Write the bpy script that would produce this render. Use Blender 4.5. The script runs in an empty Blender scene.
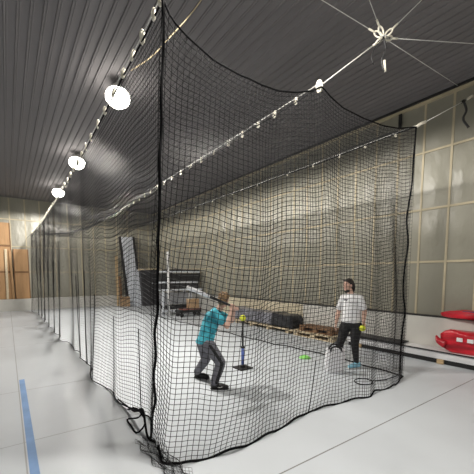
import bpy, bmesh, math, random
import numpy as np
from mathutils import Vector, Matrix, noise
from mathutils.bvhtree import BVHTree
random.seed(4); rng = np.random.default_rng(4)
PI = math.pi
scene = bpy.context.scene
COL = scene.collection
H, XW, YB = 5.0, 6.80, 17.55          # ceiling height, plastic on the right wall, plastic on the back wall
V = Vector

# ------------------------------------------------------------------ helpers
def link(o, parent=None):
    COL.objects.link(o)
    if parent is not None: o.parent = parent
    return o

def tag(o, label=None, cat=None, group=None, kind=None):
    if label: o['label'] = label
    if cat: o['category'] = cat
    if group: o['group'] = group
    if kind: o['kind'] = kind
    return o

def thing(name, label, cat, loc=(0, 0, 0), rz=0.0, group=None):
    o = bpy.data.objects.new(name, None)
    o.empty_display_size = .1
    o.location = loc; o.rotation_euler = (0, 0, rz)
    link(o)
    return tag(o, label, cat, group)

def obj(name, bm, m, parent=None, smooth=False, local=True):
    """one mesh object from a bmesh; with local=False the bmesh is in world coordinates"""
    me = bpy.data.meshes.new(name)
    if parent is not None and not local:
        bm.transform(world_of(parent).inverted())
    bm.to_mesh(me); bm.free()
    if m: me.materials.append(m)
    if smooth:
        for p in me.polygons: p.use_smooth = True
    return link(bpy.data.objects.new(name, me), parent)

def world_of(o):
    M = Matrix.LocRotScale(o.location, o.rotation_euler, o.scale)
    return world_of(o.parent) @ M if o.parent else M

def obj_np(name, Vt, F, m, parent=None, smooth=True):
    me = bpy.data.meshes.new(name)
    if parent is not None:
        M = np.array(world_of(parent).inverted())
        Vt = Vt @ M[:3, :3].T + M[:3, 3]
    n = F.shape[1]
    me.vertices.add(len(Vt)); me.vertices.foreach_set('co', Vt.astype(np.float32).ravel())
    me.loops.add(F.size); me.loops.foreach_set('vertex_index', F.astype(np.int32).ravel())
    me.polygons.add(len(F))
    me.polygons.foreach_set('loop_start', (np.arange(len(F)) * n).astype(np.int32))
    me.polygons.foreach_set('use_smooth', np.full(len(F), smooth))
    me.update(calc_edges=True); me.validate()
    me.materials.append(m)
    return link(bpy.data.objects.new(name, me), parent)

def box(bm, lo, hi, rot=None, pivot=None):
    vs = [bm.verts.new((x, y, z)) for x in (lo[0], hi[0]) for y in (lo[1], hi[1]) for z in (lo[2], hi[2])]
    for f in ((0, 1, 3, 2), (4, 6, 7, 5), (0, 4, 5, 1), (2, 3, 7, 6), (0, 2, 6, 4), (1, 5, 7, 3)):
        bm.faces.new([vs[i] for i in f])
    if rot is not None:
        bmesh.ops.rotate(bm, verts=vs, cent=pivot or ((V(lo) + V(hi)) / 2), matrix=rot)
    return vs

def bevel(bm, w, seg=2):
    bmesh.ops.bevel(bm, geom=bm.edges[:], offset=w, segments=seg, affect='EDGES', profile=.5)

def bbox(lo, hi, w=.004, rot=None, pivot=None):
    bm = bmesh.new(); box(bm, lo, hi, rot, pivot); bevel(bm, w); return bm

def tube(bm, pts, r, sides=6, closed=False, cap=True):
    pts = [V(p) for p in pts]; n = len(pts)
    rad = r if hasattr(r, '__len__') else [r] * n
    rings = []; prev = None
    for i, p in enumerate(pts):
        if closed: t = pts[(i + 1) % n] - pts[i - 1]
        else: t = pts[min(i + 1, n - 1)] - pts[max(i - 1, 0)]
        t = t.normalized() if t.length > 1e-9 else V((0, 0, 1))
        if prev is None:
            a = t.orthogonal().normalized()
        else:
            a = prev - t * prev.dot(t)
            a = a.normalized() if a.length > 1e-6 else t.orthogonal().normalized()
        prev = a; b = t.cross(a)
        rings.append([bm.verts.new(p + (a * math.cos(k * 2 * PI / sides) + b * math.sin(k * 2 * PI / sides)) * rad[i]) for k in range(sides)])
    for i in range(n if closed else n - 1):
        A, B = rings[i], rings[(i + 1) % n]
        for k in range(sides):
            bm.faces.new((A[k], A[(k + 1) % sides], B[(k + 1) % sides], B[k]))
    if cap and not closed:
        bm.faces.new(rings[0][::-1]); bm.faces.new(rings[-1])

def lathe(bm, p, axis, prof, sides=20):
    """prof: list of (distance along axis, radius)"""
    ax = V(axis).normalized(); a = ax.orthogonal().normalized(); b = ax.cross(a); p = V(p)
    rings = [[bm.verts.new(p + ax * d + (a * math.cos(k * 2 * PI / sides) + b * math.sin(k * 2 * PI / sides)) * max(r, 1e-4)) for k in range(sides)] for d, r in prof]
    for A, B in zip(rings, rings[1:]):
        for k in range(sides):
            bm.faces.new((A[k], A[(k + 1) % sides], B[(k + 1) % sides], B[k]))
    bm.faces.new(rings[0][::-1]); bm.faces.new(rings[-1])

def spline(pts, n):
    """Catmull-Rom resample to n points"""
    P = np.array(pts, float)
    d = np.r_[0, np.cumsum(np.linalg.norm(np.diff(P, axis=0), axis=1))]
    s = np.linspace(0, d[-1], n)
    T = np.gradient(P, d, axis=0)
    i = np.clip(np.searchsorted(d, s, side='right') - 1, 0, len(P) - 2)
    hh = (d[i + 1] - d[i])[:, None]; u = ((s - d[i]) / (d[i + 1] - d[i]))[:, None]
    return ((2 * u**3 - 3 * u**2 + 1) * P[i] + (u**3 - 2 * u**2 + u) * hh * T[i] + (-2 * u**3 + 3 * u**2) * P[i + 1] + (u**3 - u**2) * hh * T[i + 1])

# ------------------------------------------------------------------ materials
def mat(name, col, rough=.6, metal=0.0, var=0.0, scale=5.0, bump=0.0, bscale=None, spec=.5, emit=None, stretch=None, col2=None, detail=4.0):
    m = bpy.data.materials.new(name); m.use_nodes = True
    nt = m.node_tree; b = nt.nodes['Principled BSDF']
    b.inputs['Base Color'].default_value = (*col, 1)
    b.inputs['Roughness'].default_value = rough
    b.inputs['Metallic'].default_value = metal
    b.inputs['Specular IOR Level'].default_value = spec
    if emit:
        b.inputs['Emission Color'].default_value = (*emit[0], 1); b.inputs['Emission Strength'].default_value = emit[1]
    if var or bump or col2:
        tc = nt.nodes.new('ShaderNodeTexCoord'); mp = nt.nodes.new('ShaderNodeMapping')
        nt.links.new(tc.outputs['Object'], mp.inputs['Vector'])
        if stretch: mp.inputs['Scale'].default_value = stretch
        nz = nt.nodes.new('ShaderNodeTexNoise'); nz.inputs['Scale'].default_value = scale; nz.inputs['Detail'].default_value = detail
        nt.links.new(mp.outputs['Vector'], nz.inputs['Vector'])
        if var or col2:
            r = nt.nodes.new('ShaderNodeValToRGB')
            lo = tuple(max(0, c * (1 - var)) for c in col); hi = col2 or tuple(min(1, c * (1 + var)) for c in col)
            r.color_ramp.elements[0].position = .34; r.color_ramp.elements[1].position = .66
            r.color_ramp.elements[0].color = (*lo, 1); r.color_ramp.elements[1].color = (*hi, 1)
            nt.links.new(nz.outputs['Fac'], r.inputs['Fac']); nt.links.new(r.outputs['Color'], b.inputs['Base Color'])
        if bump:
            n2 = nz
            if bscale:
                n2 = nt.nodes.new('ShaderNodeTexNoise'); n2.inputs['Scale'].default_value = bscale; n2.inputs['Detail'].default_value = 5
                nt.links.new(mp.outputs['Vector'], n2.inputs['Vector'])
            bp = nt.nodes.new('ShaderNodeBump'); bp.inputs['Strength'].default_value = bump; bp.inputs['Distance'].default_value = .02
            nt.links.new(n2.outputs['Fac'], bp.inputs['Height']); nt.links.new(bp.outputs['Normal'], b.inputs['Normal'])
    return m

M = dict(
    concrete=mat('concrete', (.585, .62, .66), .42, var=.06, scale=.55, bump=.03, bscale=9, spec=.4),
    joint=mat('joint', (.24, .24, .24), .8),
    faint_joint=mat('faint_joint', (.40, .41, .42), .8),
    tape=mat('tape', (.20, .34, .60), .6, var=.12, scale=3),
    ceiling=mat('ceiling', (.20, .19, .195), .7, metal=0, spec=.18, var=.06, scale=1.2, stretch=(1, .1, 1)),
    plastic=mat('plastic', (.295, .285, .23), .36, var=.12, scale=.7, bump=.9, bscale=4.5, spec=.55, stretch=(1, 1, .55)),
    batten=mat('batten', (.50, .435, .30), .55, var=.12, scale=3),
    plaster=mat('plaster', (.35, .34, .32), .8, var=.05, scale=1),
    base=mat('base', (.60, .59, .55), .7, var=.06, scale=1.3, bump=.08, bscale=12),
    darktrim=mat('darktrim', (.02, .02, .02), .5),
    plywood=mat('plywood', (.47, .275, .13), .6, var=.1, scale=2, stretch=(4, 4, .6)),
    edgewood=mat('edgewood', (.22, .115, .05), .65, var=.15, scale=5),
    lumber=mat('lumber', (.50, .36, .20), .65, var=.2, scale=6, stretch=(6, .6, 6)),
    brownwood=mat('brownwood', (.22, .12, .06), .7, var=.25, scale=6, stretch=(5, .8, 5)),
    palewood=mat('palewood', (.66, .55, .38), .65, var=.15, scale=5, stretch=(5, .6, 5)),
    cream=mat('cream', (.64, .57, .42), .6, var=.08, scale=2),
    net=mat('net', (.013, .013, .015), .5, spec=.28),
    rope=mat('rope', (.008, .008, .009), .8, spec=.08),
    cable=mat('cable', (.72, .72, .69), .4, metal=.2),
    clip=mat('clip', (.86, .82, .70), .35),
    tan_rope=mat('tan_rope', (.45, .38, .24), .7),
    steel=mat('steel', (.62, .62, .62), .3, metal=.8),
    black=mat('black', (.012, .012, .013), .5),
    blackplastic=mat('blackplastic', (.018, .018, .022), .3, bump=.6, bscale=6),
    whitewrap=mat('whitewrap', (.74, .74, .76), .3, var=.05, scale=3, bump=.2, bscale=7),
    greywrap=mat('greywrap', (.20, .20, .23), .3, var=.5, scale=5, bump=.6, bscale=6),
    redwrap=mat('redwrap', (.52, .016, .030), .28, var=.35, scale=7, bump=.7, bscale=8, stretch=(2, .5, 2)),
    navy=mat('navy', (.03, .03, .10), .4),
    white=mat('white', (.80, .80, .80), .5),
    darkgrey=mat('darkgrey', (.030, .030, .035), .5, var=.1, scale=2),
    midgrey=mat('midgrey', (.30, .31, .33), .5),
    palegrey=mat('palegrey', (.66, .70, .76), .5, var=.06, scale=2),
    cardboard=mat('cardboard', (.45, .30, .17), .7, var=.06),
    redbrown=mat('redbrown', (.22, .07, .05), .5),
    lamp=mat('lamp', (1, 1, 1), .4, emit=((1.0, .95, .86), 24)),
    lampbody=mat('lampbody', (.55, .55, .53), .5),
    skin=mat('skin', (.66, .42, .33), .5, var=.04, scale=8),
    hair_brown=mat('hair_brown', (.22, .135, .065), .55, var=.35, scale=30, bump=.5, bscale=60),
    hair_dark=mat('hair_dark', (.022, .014, .012), .4, var=.3, scale=30, bump=.4, bscale=60),
    eye=mat('eye', (.03, .02, .02), .25),
    lip=mat('lip', (.46, .20, .17), .5),
    teal=mat('teal', (.012, .30, .42), .65, scale=13, bump=.7, bscale=20, var=.35, col2=(.08, .52, .64)),
    teal_trim=mat('teal_trim', (.02, .03, .06), .7),
    pants_grey=mat('pants_grey', (.14, .14, .165), .75, var=.15, scale=14, bump=.4, bscale=18),
    pants_black=mat('pants_black', (.011, .011, .013), .7, bump=.3, bscale=18),
    tee_white=mat('tee_white', (.83, .83, .85), .7, bump=.4, bscale=16),
    shoe_black=mat('shoe_black', (.012, .012, .012), .4),
    shoe_blue=mat('shoe_blue', (.27, .56, .72), .5, var=.12, scale=14),
    sole=mat('sole', (.75, .75, .73), .6),
    print=mat('print', (.13, .13, .15), .7),
    yellow=mat('yellow', (.72, .80, .05), .5, bump=.15, bscale=60),
    lime=mat('lime', (.28, .72, .16), .5),
    seam_red=mat('seam_red', (.45, .05, .04), .6),
    tee_blue=mat('tee_blue', (.10, .16, .48), .4),
    silver=mat('silver', (.82, .84, .88), .25, metal=.35),
    bag=mat('bag', (.88, .88, .92), .4, bump=.5, bscale=16),
)

# ------------------------------------------------------------------ the room
def struct(name, bm, m, parent=None, smooth=False):
    o = obj(name, bm, m, parent, smooth)
    if parent is None: o['kind'] = 'structure'
    return o

X0, Y0 = -9.0, -9.0
bm = bmesh.new(); box(bm, (X0 - .2, Y0 - .2, -.2), (XW + .2, YB + .2, 0))
floor = struct('floor', bm, M['concrete'])
JY = (-4.6, 1.79, 3.57, 5.24, 8.7, 12.1, 15.5)
for y in JY:                                                   # sawn joints: thin dark grooves
    bm = bmesh.new(); box(bm, (X0, y - (.006 if y == 1.79 else .003), -.004), (6.64, y + (.006 if y == 1.79 else .003), .0012)); obj('joint', bm, M['joint' if y == 1.79 else 'faint_joint'], floor)
for x in (-3.8, .05):
    bm = bmesh.new(); box(bm, (x - .006, Y0, -.004), (x + .006, 17.28, .0012)); obj('joint', bm, M['faint_joint'], floor)
bm = bmesh.new(); box(bm, (.066, -3.0, 0), (.134, 5.82, .002))
tag(obj('floor_tape', bm, M['tape']), 'long strip of blue tape stuck along the floor beside the batting cage', 'tape')

# ribbed metal ceiling, ribs along the hall
bm = bmesh.new(); prof = []; x = X0 - .1; k = 0
while x < XW + .15:
    prof += [(x, H), (x + .006, H - .020), (x + .018, H - .020), (x + .024, H)]
    prof += [(x + .038, H), (x + .041, H - .005), (x + .047, H - .005), (x + .050, H)]
    x += .142; k += 1
a = [bm.verts.new((p[0], Y0 - .1, p[1])) for p in prof]; b = [bm.verts.new((p[0], YB + .1, p[1])) for p in prof]
for i in range(len(prof) - 1): bm.faces.new((a[i], a[i + 1], b[i + 1], b[i]))
t0 = bm.verts.new((prof[0][0], Y0 - .1, H + .2)); t1 = bm.verts.new((prof[-1][0], Y0 - .1, H + .2))
t2 = bm.verts.new((prof[0][0], YB + .1, H + .2)); t3 = bm.verts.new((prof[-1][0], YB + .1, H + .2))
bm.faces.new((t0, t2, t3, t1)); bm.faces.new((t0, a[0], b[0], t2)); bm.faces.new((t1, t3, b[-1], a[-1]))
bm.faces.new([t0, t1] + a[::-1]); bm.faces.new([t2] + b + [t3])
struct('ceiling', bm, M['ceiling'])

def sheet_wall(name, along, fixed, lo, hi, z0, z1, studs, rails, sgn, m):
    """plastic vapour barrier that puffs out a little between the battens (thick solid wall behind it)"""
    bm = bmesh.new(); du = .1
    nu = int((hi - lo) / du); nz_ = int((z1 - z0) / .1)
    us = np.linspace(lo, hi, nu + 1); zs = np.linspace(z0, z1, nz_ + 1)
    st = np.array(studs); rl = np.array(sorted([z0] + list(rails) + [z1]))
    g = {}
    for i, u in enumerate(us):
        du_ = min(1, np.min(np.abs(st - u)) / .3)
        for j, z in enumerate(zs):
            dz_ = min(1, np.min(np.abs(rl - z)) / .45)
            puff = .05 * du_ * dz_ * (.6 + .6 * noise.noise(V((u * .9, z * .9, 3)))) + .012 * noise.noise(V((u * 3, z * 2, 9))) * du_
            p = fixed - sgn * max(puff, 0)
            g[i, j] = bm.verts.new((p, u, z) if along == 'y' else (u, p, z))
    for i in range(nu):
        for j in range(nz_):
            f = (g[i, j], g[i + 1, j], g[i + 1, j + 1], g[i, j + 1]); bm.faces.new(f)
    if along == 'y': box(bm, (fixed + .01, lo, z0 - .8), (fixed + .2, hi, z1))
    else: box(bm, (lo, fixed + .01, z0 - .6), (hi, fixed + .2, z1))
    return struct(name, bm, m, smooth=True)

rstuds = [2.68 - .5 * 17 + .5 * i for i in range(48)]; rstuds = [u for u in rstuds if u > -6]
wr = sheet_wall('wall_right', 'y', XW, Y0, YB, .81, H, rstuds, (1.86, 2.89, 3.99), 1, M['plastic'])
def batten_y(y, z0=.81, z1=H - .1):
    bm = bmesh.new(); box(bm, (XW - .014, y - .019, z0), (XW + .012, y + .019, z1)); obj('batten', bm, M['batten'], wr)
for y in rstuds: batten_y(y)
for z, w in ((1.86, .02), (2.89, .02), (3.99, .018)):
    bm = bmesh.new(); box(bm, (XW - .018, -6, z - w), (XW + .012, YB, z + w)); obj('batten', bm, M['batten'], wr)
bm = bmesh.new(); box(bm, (XW - .06, Y0, H - .10), (XW + .01, YB, H - .05)); struct('trim_1', bm, M['batten'])
bm = bmesh.new(); box(bm, (XW - .10, Y0, H - .05), (XW + .01, YB, H + .0)); struct('trim_2', bm, M['darktrim'])
bm = bmesh.new(); box(bm, (6.655, Y0, 0), (XW + .01, YB, .795)); bevel(bm, .01, 1); struct('baseboard_right', bm, M['base'])
bm = bmesh.new(); box(bm, (6.645, Y0, .795), (XW, YB, .815)); struct('trim_3', bm, M['darktrim'])

bstuds = [.22 + .57 * i for i in range(-16, 12)]
wb = sheet_wall('wall_back', 'x', YB, X0, XW, .53, H, bstuds, (1.74, 2.87, 4.05), 1, M['plastic'])
for x in bstuds:
    bm = bmesh.new(); box(bm, (x - .025, YB - .014, .53), (x + .025, YB + .012, H - .04)); obj('batten', bm, M['batten'], wb)
for z in (1.74, 2.87, 4.05):
    bm = bmesh.new(); box(bm, (X0, YB - .018, z - .022), (XW, YB + .012, z + .022)); obj('batten', bm, M['batten'], wb)
bm = bmesh.new(); box(bm, (X0, 17.3, 0), (XW, YB + .01, .53)); struct('baseboard_back', bm, M['base'])
bm = bmesh.new(); box(bm, (X0 - .2, Y0, 0), (X0, YB, H)); struct('wall_left', bm, M['plaster'])
bm = bmesh.new(); box(bm, (X0, Y0 - .2, 0), (XW, Y0, H)); struct('wall_front', bm, M['plaster'])

# ------------------------------------------------------------------ lamps
def lamp():
    t = thing('high_bay_lamp', '', 'lamp')
    bm = bmesh.new(); lathe(bm, (0, 0, 0), (0, 0, -1), [(0, .04), (.04, .06), (.07, .11), (.10, .15), (.135, .165), (.14, .15)], 24); obj('housing', bm, M['lampbody'], t, True)
    bm = bmesh.new(); lathe(bm, (0, 0, -.135), (0, 0, -1), [(0, .160), (.03, .185), (.09, .205), (.15, .20), (.21, .165), (.25, .11), (.27, .03)], 24); obj('lens', bm, M['lamp'], t, True)
    bm = bmesh.new(); tube(bm, [(0, 0, .05), (0, 0, -.01)], .012); obj('hanger', bm, M['lampbody'], t)
    ld = bpy.data.lights.new('bulb', 'SPOT'); ld.energy = 1350; ld.color = (1.0, .95, .87); ld.shadow_soft_size = .11
    ld.spot_size = math.radians(179); ld.spot_blend = .12
    lo = bpy.data.objects.new('bulb', ld); link(lo, t); lo.location = (0, 0, -.42)
    return t
lamp0 = lamp()
LAMPS = [(1.75, 6.05, 'nearest glowing round lamp of the ceiling row, closest to the net corner'),
         (1.75, 10.1, 'middle glowing round lamp of the three in the ceiling row'),
         (1.75, 14.1, 'farthest glowing round lamp of the ceiling row, nearest the back wall'),
         (1.75, 2.0, 'round lamp on the ceiling just in front of the cage, above the frame'),
         (1.75, -2.1, 'round ceiling lamp behind the camera in line with the cage'),
         (-4.6, -1.2, 'round ceiling lamp behind the camera on the left side of the hall'),
         (5.2, -2.4, 'added fill lamp, unseen behind the camera on the plastic wall side'),  # added out of view to brighten the cage interior and right wall
         (3.4, -.9, 'added fill lamp, unseen just behind the camera, nearest to it')]  # second added fill, lights the cage through its front net
for i, (x, y, lab) in enumerate(LAMPS):
    if i == 0: o = lamp0
    else:
        o = lamp0.copy(); COL.objects.link(o)
        for ch in list(lamp0.children):
            c = ch.copy(); COL.objects.link(c); c.parent = o
            if c.type == 'LIGHT': c.data = ch.data.copy(); c.data.energy = (1350, 1250, 1250, 620, 130, 130, 210, 90)[i]
    o.location = (x, y, H - .05); tag(o, lab, 'lamp', 'round ceiling lamps')

# ------------------------------------------------------------------ the net
def strands(P, r):
    """triangular cords through every row of the node grid P[n, k, 3]"""
    n, k, _ = P.shape
    T = np.gradient(P, axis=1); T /= np.linalg.norm(T, axis=2, keepdims=True) + 1e-9
    ref = np.zeros_like(T); ax = np.argmin(np.abs(T).mean((0, 1))); ref[..., ax] = 1
    A = np.cross(T, ref); A /= np.linalg.norm(A, axis=2, keepdims=True) + 1e-9
    B = np.cross(T, A)
    rings = np.stack([P + r * (math.cos(a) * A + math.sin(a) * B) for a in (0, 2 * PI / 3, 4 * PI / 3)], axis=2)
    idx = np.arange(n * k * 3).reshape(n, k, 3); F = []
    for q in range(3):
        q2 = (q + 1) % 3
        F.append(np.stack([idx[:, :-1, q], idx[:, :-1, q2], idx[:, 1:, q2], idx[:, 1:, q]], axis=-1).reshape(-1, 4))
    return rings.reshape(-1, 3), np.concatenate(F)

def net_mesh(name, P, r, parent, m, r2=None):
    v1, f1 = strands(P, r); v2, f2 = strands(np.swapaxes(P, 0, 1), r2 or r)
    return obj_np(name, np.concatenate([v1, v2]), np.concatenate([f1, f2 + len(v1)]), m, parent)

cage = thing('batting_cage_net', 'huge black square-mesh batting cage net hanging from overhead cables around the batter', 'net', (1.05, 2.4, 0))
itp = np.interp
LY = [2.41, 2.85, 3.43, 4.17, 5.31, 7.32, 9.14, 12.73, 16.6]; LZ = [3.64, 3.60, 3.58, 3.52, 3.46, 3.39, 3.36, 3.36, 3.32]
LX = [1.05, 1.05, 1.05, 1.05, 1.05, 1.05, 1.05, 1.05, .92]
def zL(y): return itp(y, LY, LZ)
def xL(y): return itp(y, LY, LX)
def zM(y): return itp(y, [2.5, 4.5, 7.2, 11, 17.5], [3.68, 3.65, 3.62, 3.54, 3.57])
def zR(y): return itp(y, [2.4, 4.2, 7, 12.5, 16.6], [3.71, 3.69, 3.70, 3.70, 3.68])
TM = .497
FT = [0, .016, .052, .113, .18, .243, .304, .374, .45, TM, .535, .59, .69, .80, .89, 1.0]
FZ = [3.64, 3.53, 3.45, 3.36, 3.33, 3.34, 3.37, 3.45, 3.57, 3.68, 3.61, 3.55, 3.53, 3.54, 3.59, 3.71]
def smooth(a, b, x):
    u = np.clip((x - a) / (b - a), 0, 1); return u * u * (3 - 2 * u)
def roof(t, w):
    yf = itp(t, [0, .2, TM, 1], [2.41, 2.38, 2.5, 2.4]); y = yf + (16.6 - yf) * w
    x = itp(t, [0, 1], [0, 1]); xl = xL(y)
    x = xl + (4.87 - xl) * t
    base = np.where(t < TM, zL(y) + (zM(y) - zL(y)) * t / TM, zM(y) + (zR(y) - zM(y)) * (t - TM) / (1 - TM))
    sagf = itp(t, FT, FZ) - (itp(t, [0, TM, 1], [3.64, 3.68, 3.71]))
    tt = np.where(t < TM, t / TM, (t - TM) / (1 - TM))
    sagm = -np.where(t < TM, .20, .09) * np.sin(PI * tt)
    k = smooth(0, .28, w)
    z = base + sagf * (1 - k) + sagm * k
    zb = itp(t, [0, .4, .82, 1], [3.32, 3.33, 3.36, 3.68]) + .02 * np.sin(9 * t)
    kb = smooth(.80, 1.0, w)
    z = z * (1 - kb) + zb * kb
    z = z + .012 * np.sin(31 * t + 3) * np.sin(40 * w)
    return np.stack([x, y, z], -1)
CELL = .048
tg, wg = np.meshgrid(np.linspace(0, 1, 76), np.linspace(0, 1, 270), indexing='ij')
net_mesh('roof_net', roof(tg, wg), .0020, cage, M['net'])

# front panel
FB = np.array([(1.04, 2.88), (1.05, 2.76), (.99, 2.47), (1.10, 2.36), (1.36, 2.31), (1.72, 2.28), (2.15, 2.33), (2.8, 2.45), (3.39, 2.39), (3.80, 2.30), (4.02, 2.37), (4.35, 2.32), (4.66, 2.38), (4.95, 2.47)])
FBs = np.array([0, .03, .09, .125, .19, .27, .37, .50, .62, .71, .76, .85, .93, 1.0])
ts = np.concatenate([np.linspace(0, .68, 55, endpoint=False), np.linspace(.68, 1, 40)])
vs_ = np.linspace(0, 1, 76)
tg, vg = np.meshgrid(ts, vs_, indexing='ij')
def front(t, v):
    top = roof(t, np.zeros_like(t))
    bx = itp(t, FBs, FB[:, 0]); by = itp(t, FBs, FB[:, 1]); bz = .012 + .012 * np.sin(t * 60)
    if True:
        bz = bz + .10 * smooth(.10, .0, t) * 1.0
    s = v
    x = bx + (top[..., 0] - bx) * s; y = by + (top[..., 1] - by) * s; z = bz + (top[..., 2] - bz) * s
    belly = np.sin(PI * v) ** .8
    y = y + belly * (1 - .85 * smooth(.72, .92, t)) * (.045 * np.sin(t * 21 + v * 2) + .03 * np.sin(t * 43 + 1)) - .10 * np.sin(PI * v) * smooth(0, .3, t) * smooth(1, .7, t)
    x = x + .02 * np.sin(v * 11 + t * 5) * belly + .025 * np.sin(PI * v) * smooth(.8, 1, t) * np.cos(v * 5)
    z = z - .035 * belly * np.cos(t * 26) - .05 * belly * np.sin(PI * np.clip(t, 0, 1))
    return np.stack([x, y, z], -1)
PF = front(tg, vg)
net_mesh('front_net', PF, .0030, cage, M['net'])

# side panels with hanging pleats
LB = np.array([(1.04, 2.88), (1.18, 3.4), (1.18, 3.6), (1.04, 4.15), (1.02, 4.79), (.99, 5.46), (1.14, 6.3), (1.05, 6.6), (1.13, 7.59), (1.0, 8.72), (1.02, 10.3), (.98, 12.07), (1.0, 13.8), (.99, 15.39), (.79, 16.6)])
def side_left(s, v):
    s2 = s + .22 * np.sin(2 * PI * 11 * s) / (2 * PI * 11)
    yt = 2.41 + (16.6 - 2.41) * s2; yb = 2.88 + (16.6 - 2.88) * s2
    xt = xL(yt); zt = zL(yt)
    xb = itp(yb, LB[:, 1], LB[:, 0]); zb = .012 + .02 * np.abs(np.sin(s * 75))
    y = yb + (yt - yb) * v; x = xb + (xt - xb) * v; z = zb + (zt - zb) * v
    env = np.clip(1.0 - 1.35 * v, 0, 1)
    x = x + .045 * np.sin(2 * PI * 11 * s + .6 * np.sin(v * 4)) * env
    y = y + .05 * np.sin(2 * PI * 7.5 * s + v * 3) * env * np.sin(PI * s)
    z = z - .09 * np.sin(PI * v) * (.5 + .5 * np.sin(2 * PI * 11 * s + 1.1))
    return np.stack([x, y, z], -1)
sg, vg2 = np.meshgrid(np.linspace(0, 1, 296), np.linspace(0, 1, 76), indexing='ij')
PL = side_left(sg, vg2)
net_mesh('left_net', PL, .0019, cage, M['net'], .0031)
RB = np.array([(4.95, 2.47), (4.97, 2.75), (4.99, 3.19), (5.04, 3.69), (5.04, 4.25), (4.86, 5.83), (4.77, 8.38), (4.7, 9.16), (4.49, 13.32), (4.43, 16.6)])
def side_right(s, v):
    s2 = s + .25 * np.sin(2 * PI * 13 * s) / (2 * PI * 13)
    yt = 2.4 + (16.6 - 2.4) * s2; yb = 2.47 + (16.6 - 2.47) * s2
    wv = (yt - 2.4) / 14.2
    top = roof(np.ones_like(s), wv)
    xb = itp(yb, RB[:, 1], RB[:, 0]); zb = .012 + .012 * np.abs(np.sin(s * 60))
    y = yb + (yt - yb) * v; x = xb + (top[..., 0] - xb) * v; z = zb + (top[..., 2] - zb) * v
    env = np.sin(PI * np.clip(v * .75 + .25, 0, 1))
    x = x + .05 * np.sin(2 * PI * 13 * s) * env * smooth(.02, .3, s) + .05 * env
    z = z - .05 * np.sin(PI * v) * (.5 + .5 * np.sin(2 * PI * 13 * s))
    return np.stack([x, y, z], -1)
sg, vg3 = np.meshgrid(np.linspace(0, 1, 290), np.linspace(0, 1, 73), indexing='ij')
PR = side_right(sg, vg3)
net_mesh('right_net', PR, .0019, cage, M['net'], .0023)
tb, vb = np.meshgrid(np.linspace(0, 1, 78), np.linspace(0, 1, 70), indexing='ij')
TB = roof(tb, np.ones_like(tb)); PB = TB.copy()
PB[..., 0] = (.79 + (4.43 - .79) * tb) * (1 - vb) + TB[..., 0] * vb + .03 * np.sin(vb * 5 + tb * 30)
PB[..., 1] = 16.6 + .06 * np.sin(tb * 40) * (1 - vb); PB[..., 2] = .012 + (TB[..., 2] - .012) * vb
net_mesh('back_net', PB, .0026, cage, M['net'])

def wl(pts): return [tuple(V(p) - V((1.05, 2.4, 0))) for p in pts]      # world -> cage
def rope_part(name, pts, r, m='rope', sides=6):
    bm = bmesh.new(); tube(bm, wl(pts), r, sides); return obj(name, bm, M[m], cage, True)
rope_part('border_rope', PF[:, -1], .0085)
rope_part('border_rope', PF[4:, 0], .012)
rope_part('border_rope', PL[:, 0], .0085)
rope_part('border_rope', PL[:, -1], .008)
rope_part('border_rope', PR[:, 0], .011)
rope_part('border_rope', PR[:, -1], .008)
rope_part('border_rope', TB[:, 0] if TB.ndim == 3 else TB, .008)
# corner ropes, hanging a little wavy
rope_part('corner_rope', spline([(1.05, 2.41, 3.64), (1.07, 2.48, 3.25), (1.05, 2.48, 3.0), (1.07, 2.54, 2.75), (1.04, 2.52, 2.5), (1.07, 2.60, 2.3), (1.05, 2.57, 2.1), (1.07, 2.66, 1.9), (1.05, 2.62, 1.7), (1.07, 2.70, 1.5), (1.05, 2.65, 1.3), (1.06, 2.76, 1.08), (1.05, 2.72, .88), (1.07, 2.84, .64), (1.05, 2.76, .46), (1.06, 2.86, .28), (1.05, 2.90, .03)], 90), .0125)
rope_part('corner_rope', spline([(4.87, 2.40, 3.71), (4.76, 2.36, 3.25), (4.72, 2.35, 2.85), (4.65, 2.36, 2.35), (4.70, 2.35, 2.05), (4.66, 2.36, 1.75), (4.64, 2.36, 1.36), (4.72, 2.36, 1.05), (4.69, 2.37, .8), (4.73, 2.40, .5), (4.77, 2.42, .2), (4.86, 2.46, .02)], 70), .0115)
# seam ropes down the left side and one up the front panel
for si, vtop, r in ((.05, .30, .006), (.105, .34, .005), (.165, .40, .005), (.24, .5, .008), (.30, .5, .005), (.52, .6, .006)):
    k = int(si * 295); n = int(vtop * 75); rope_part('seam_rope', PL[k, :n], r)
rope_part('seam_rope', PF[40, :15], .006)
# rope ends tangled at the near corner and a loop lying inside the cage
rope_part('loose_rope', spline([(1.07, 4.1, .02), (1.06, 3.74, .07), (1.05, 3.36, .13), (1.05, 3.12, .22), (1.05, 3.24, .11), (.99, 3.45, .02), (.98, 3.28, .02), (1.0, 3.1, .02), (1.04, 3.10, .05), (1.05, 3.05, .14), (1.05, 3.17, .18), (1.07, 3.7, .03)], 60), .009)
rope_part('loose_rope', spline([(1.07, 3.5, .12), (1.05, 3.3, .16), (1.05, 3.1, .23), (1.04, 3.02, .12), (1.04, 2.96, .02), (1.06, 2.82, .02)], 30), .012)
rope_part('loose_rope', spline([(4.94, 2.52, .03), (4.74, 2.53, .02), (4.49, 2.57, .02), (4.37, 2.64, .02), (4.38, 2.73, .02), (4.28, 2.8, .02), (4.14, 2.77, .02), (4.09, 2.65, .02), (4.18, 2.56, .02), (4.30, 2.57, .02), (4.37, 2.65, .03)], 60), .007)
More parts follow.
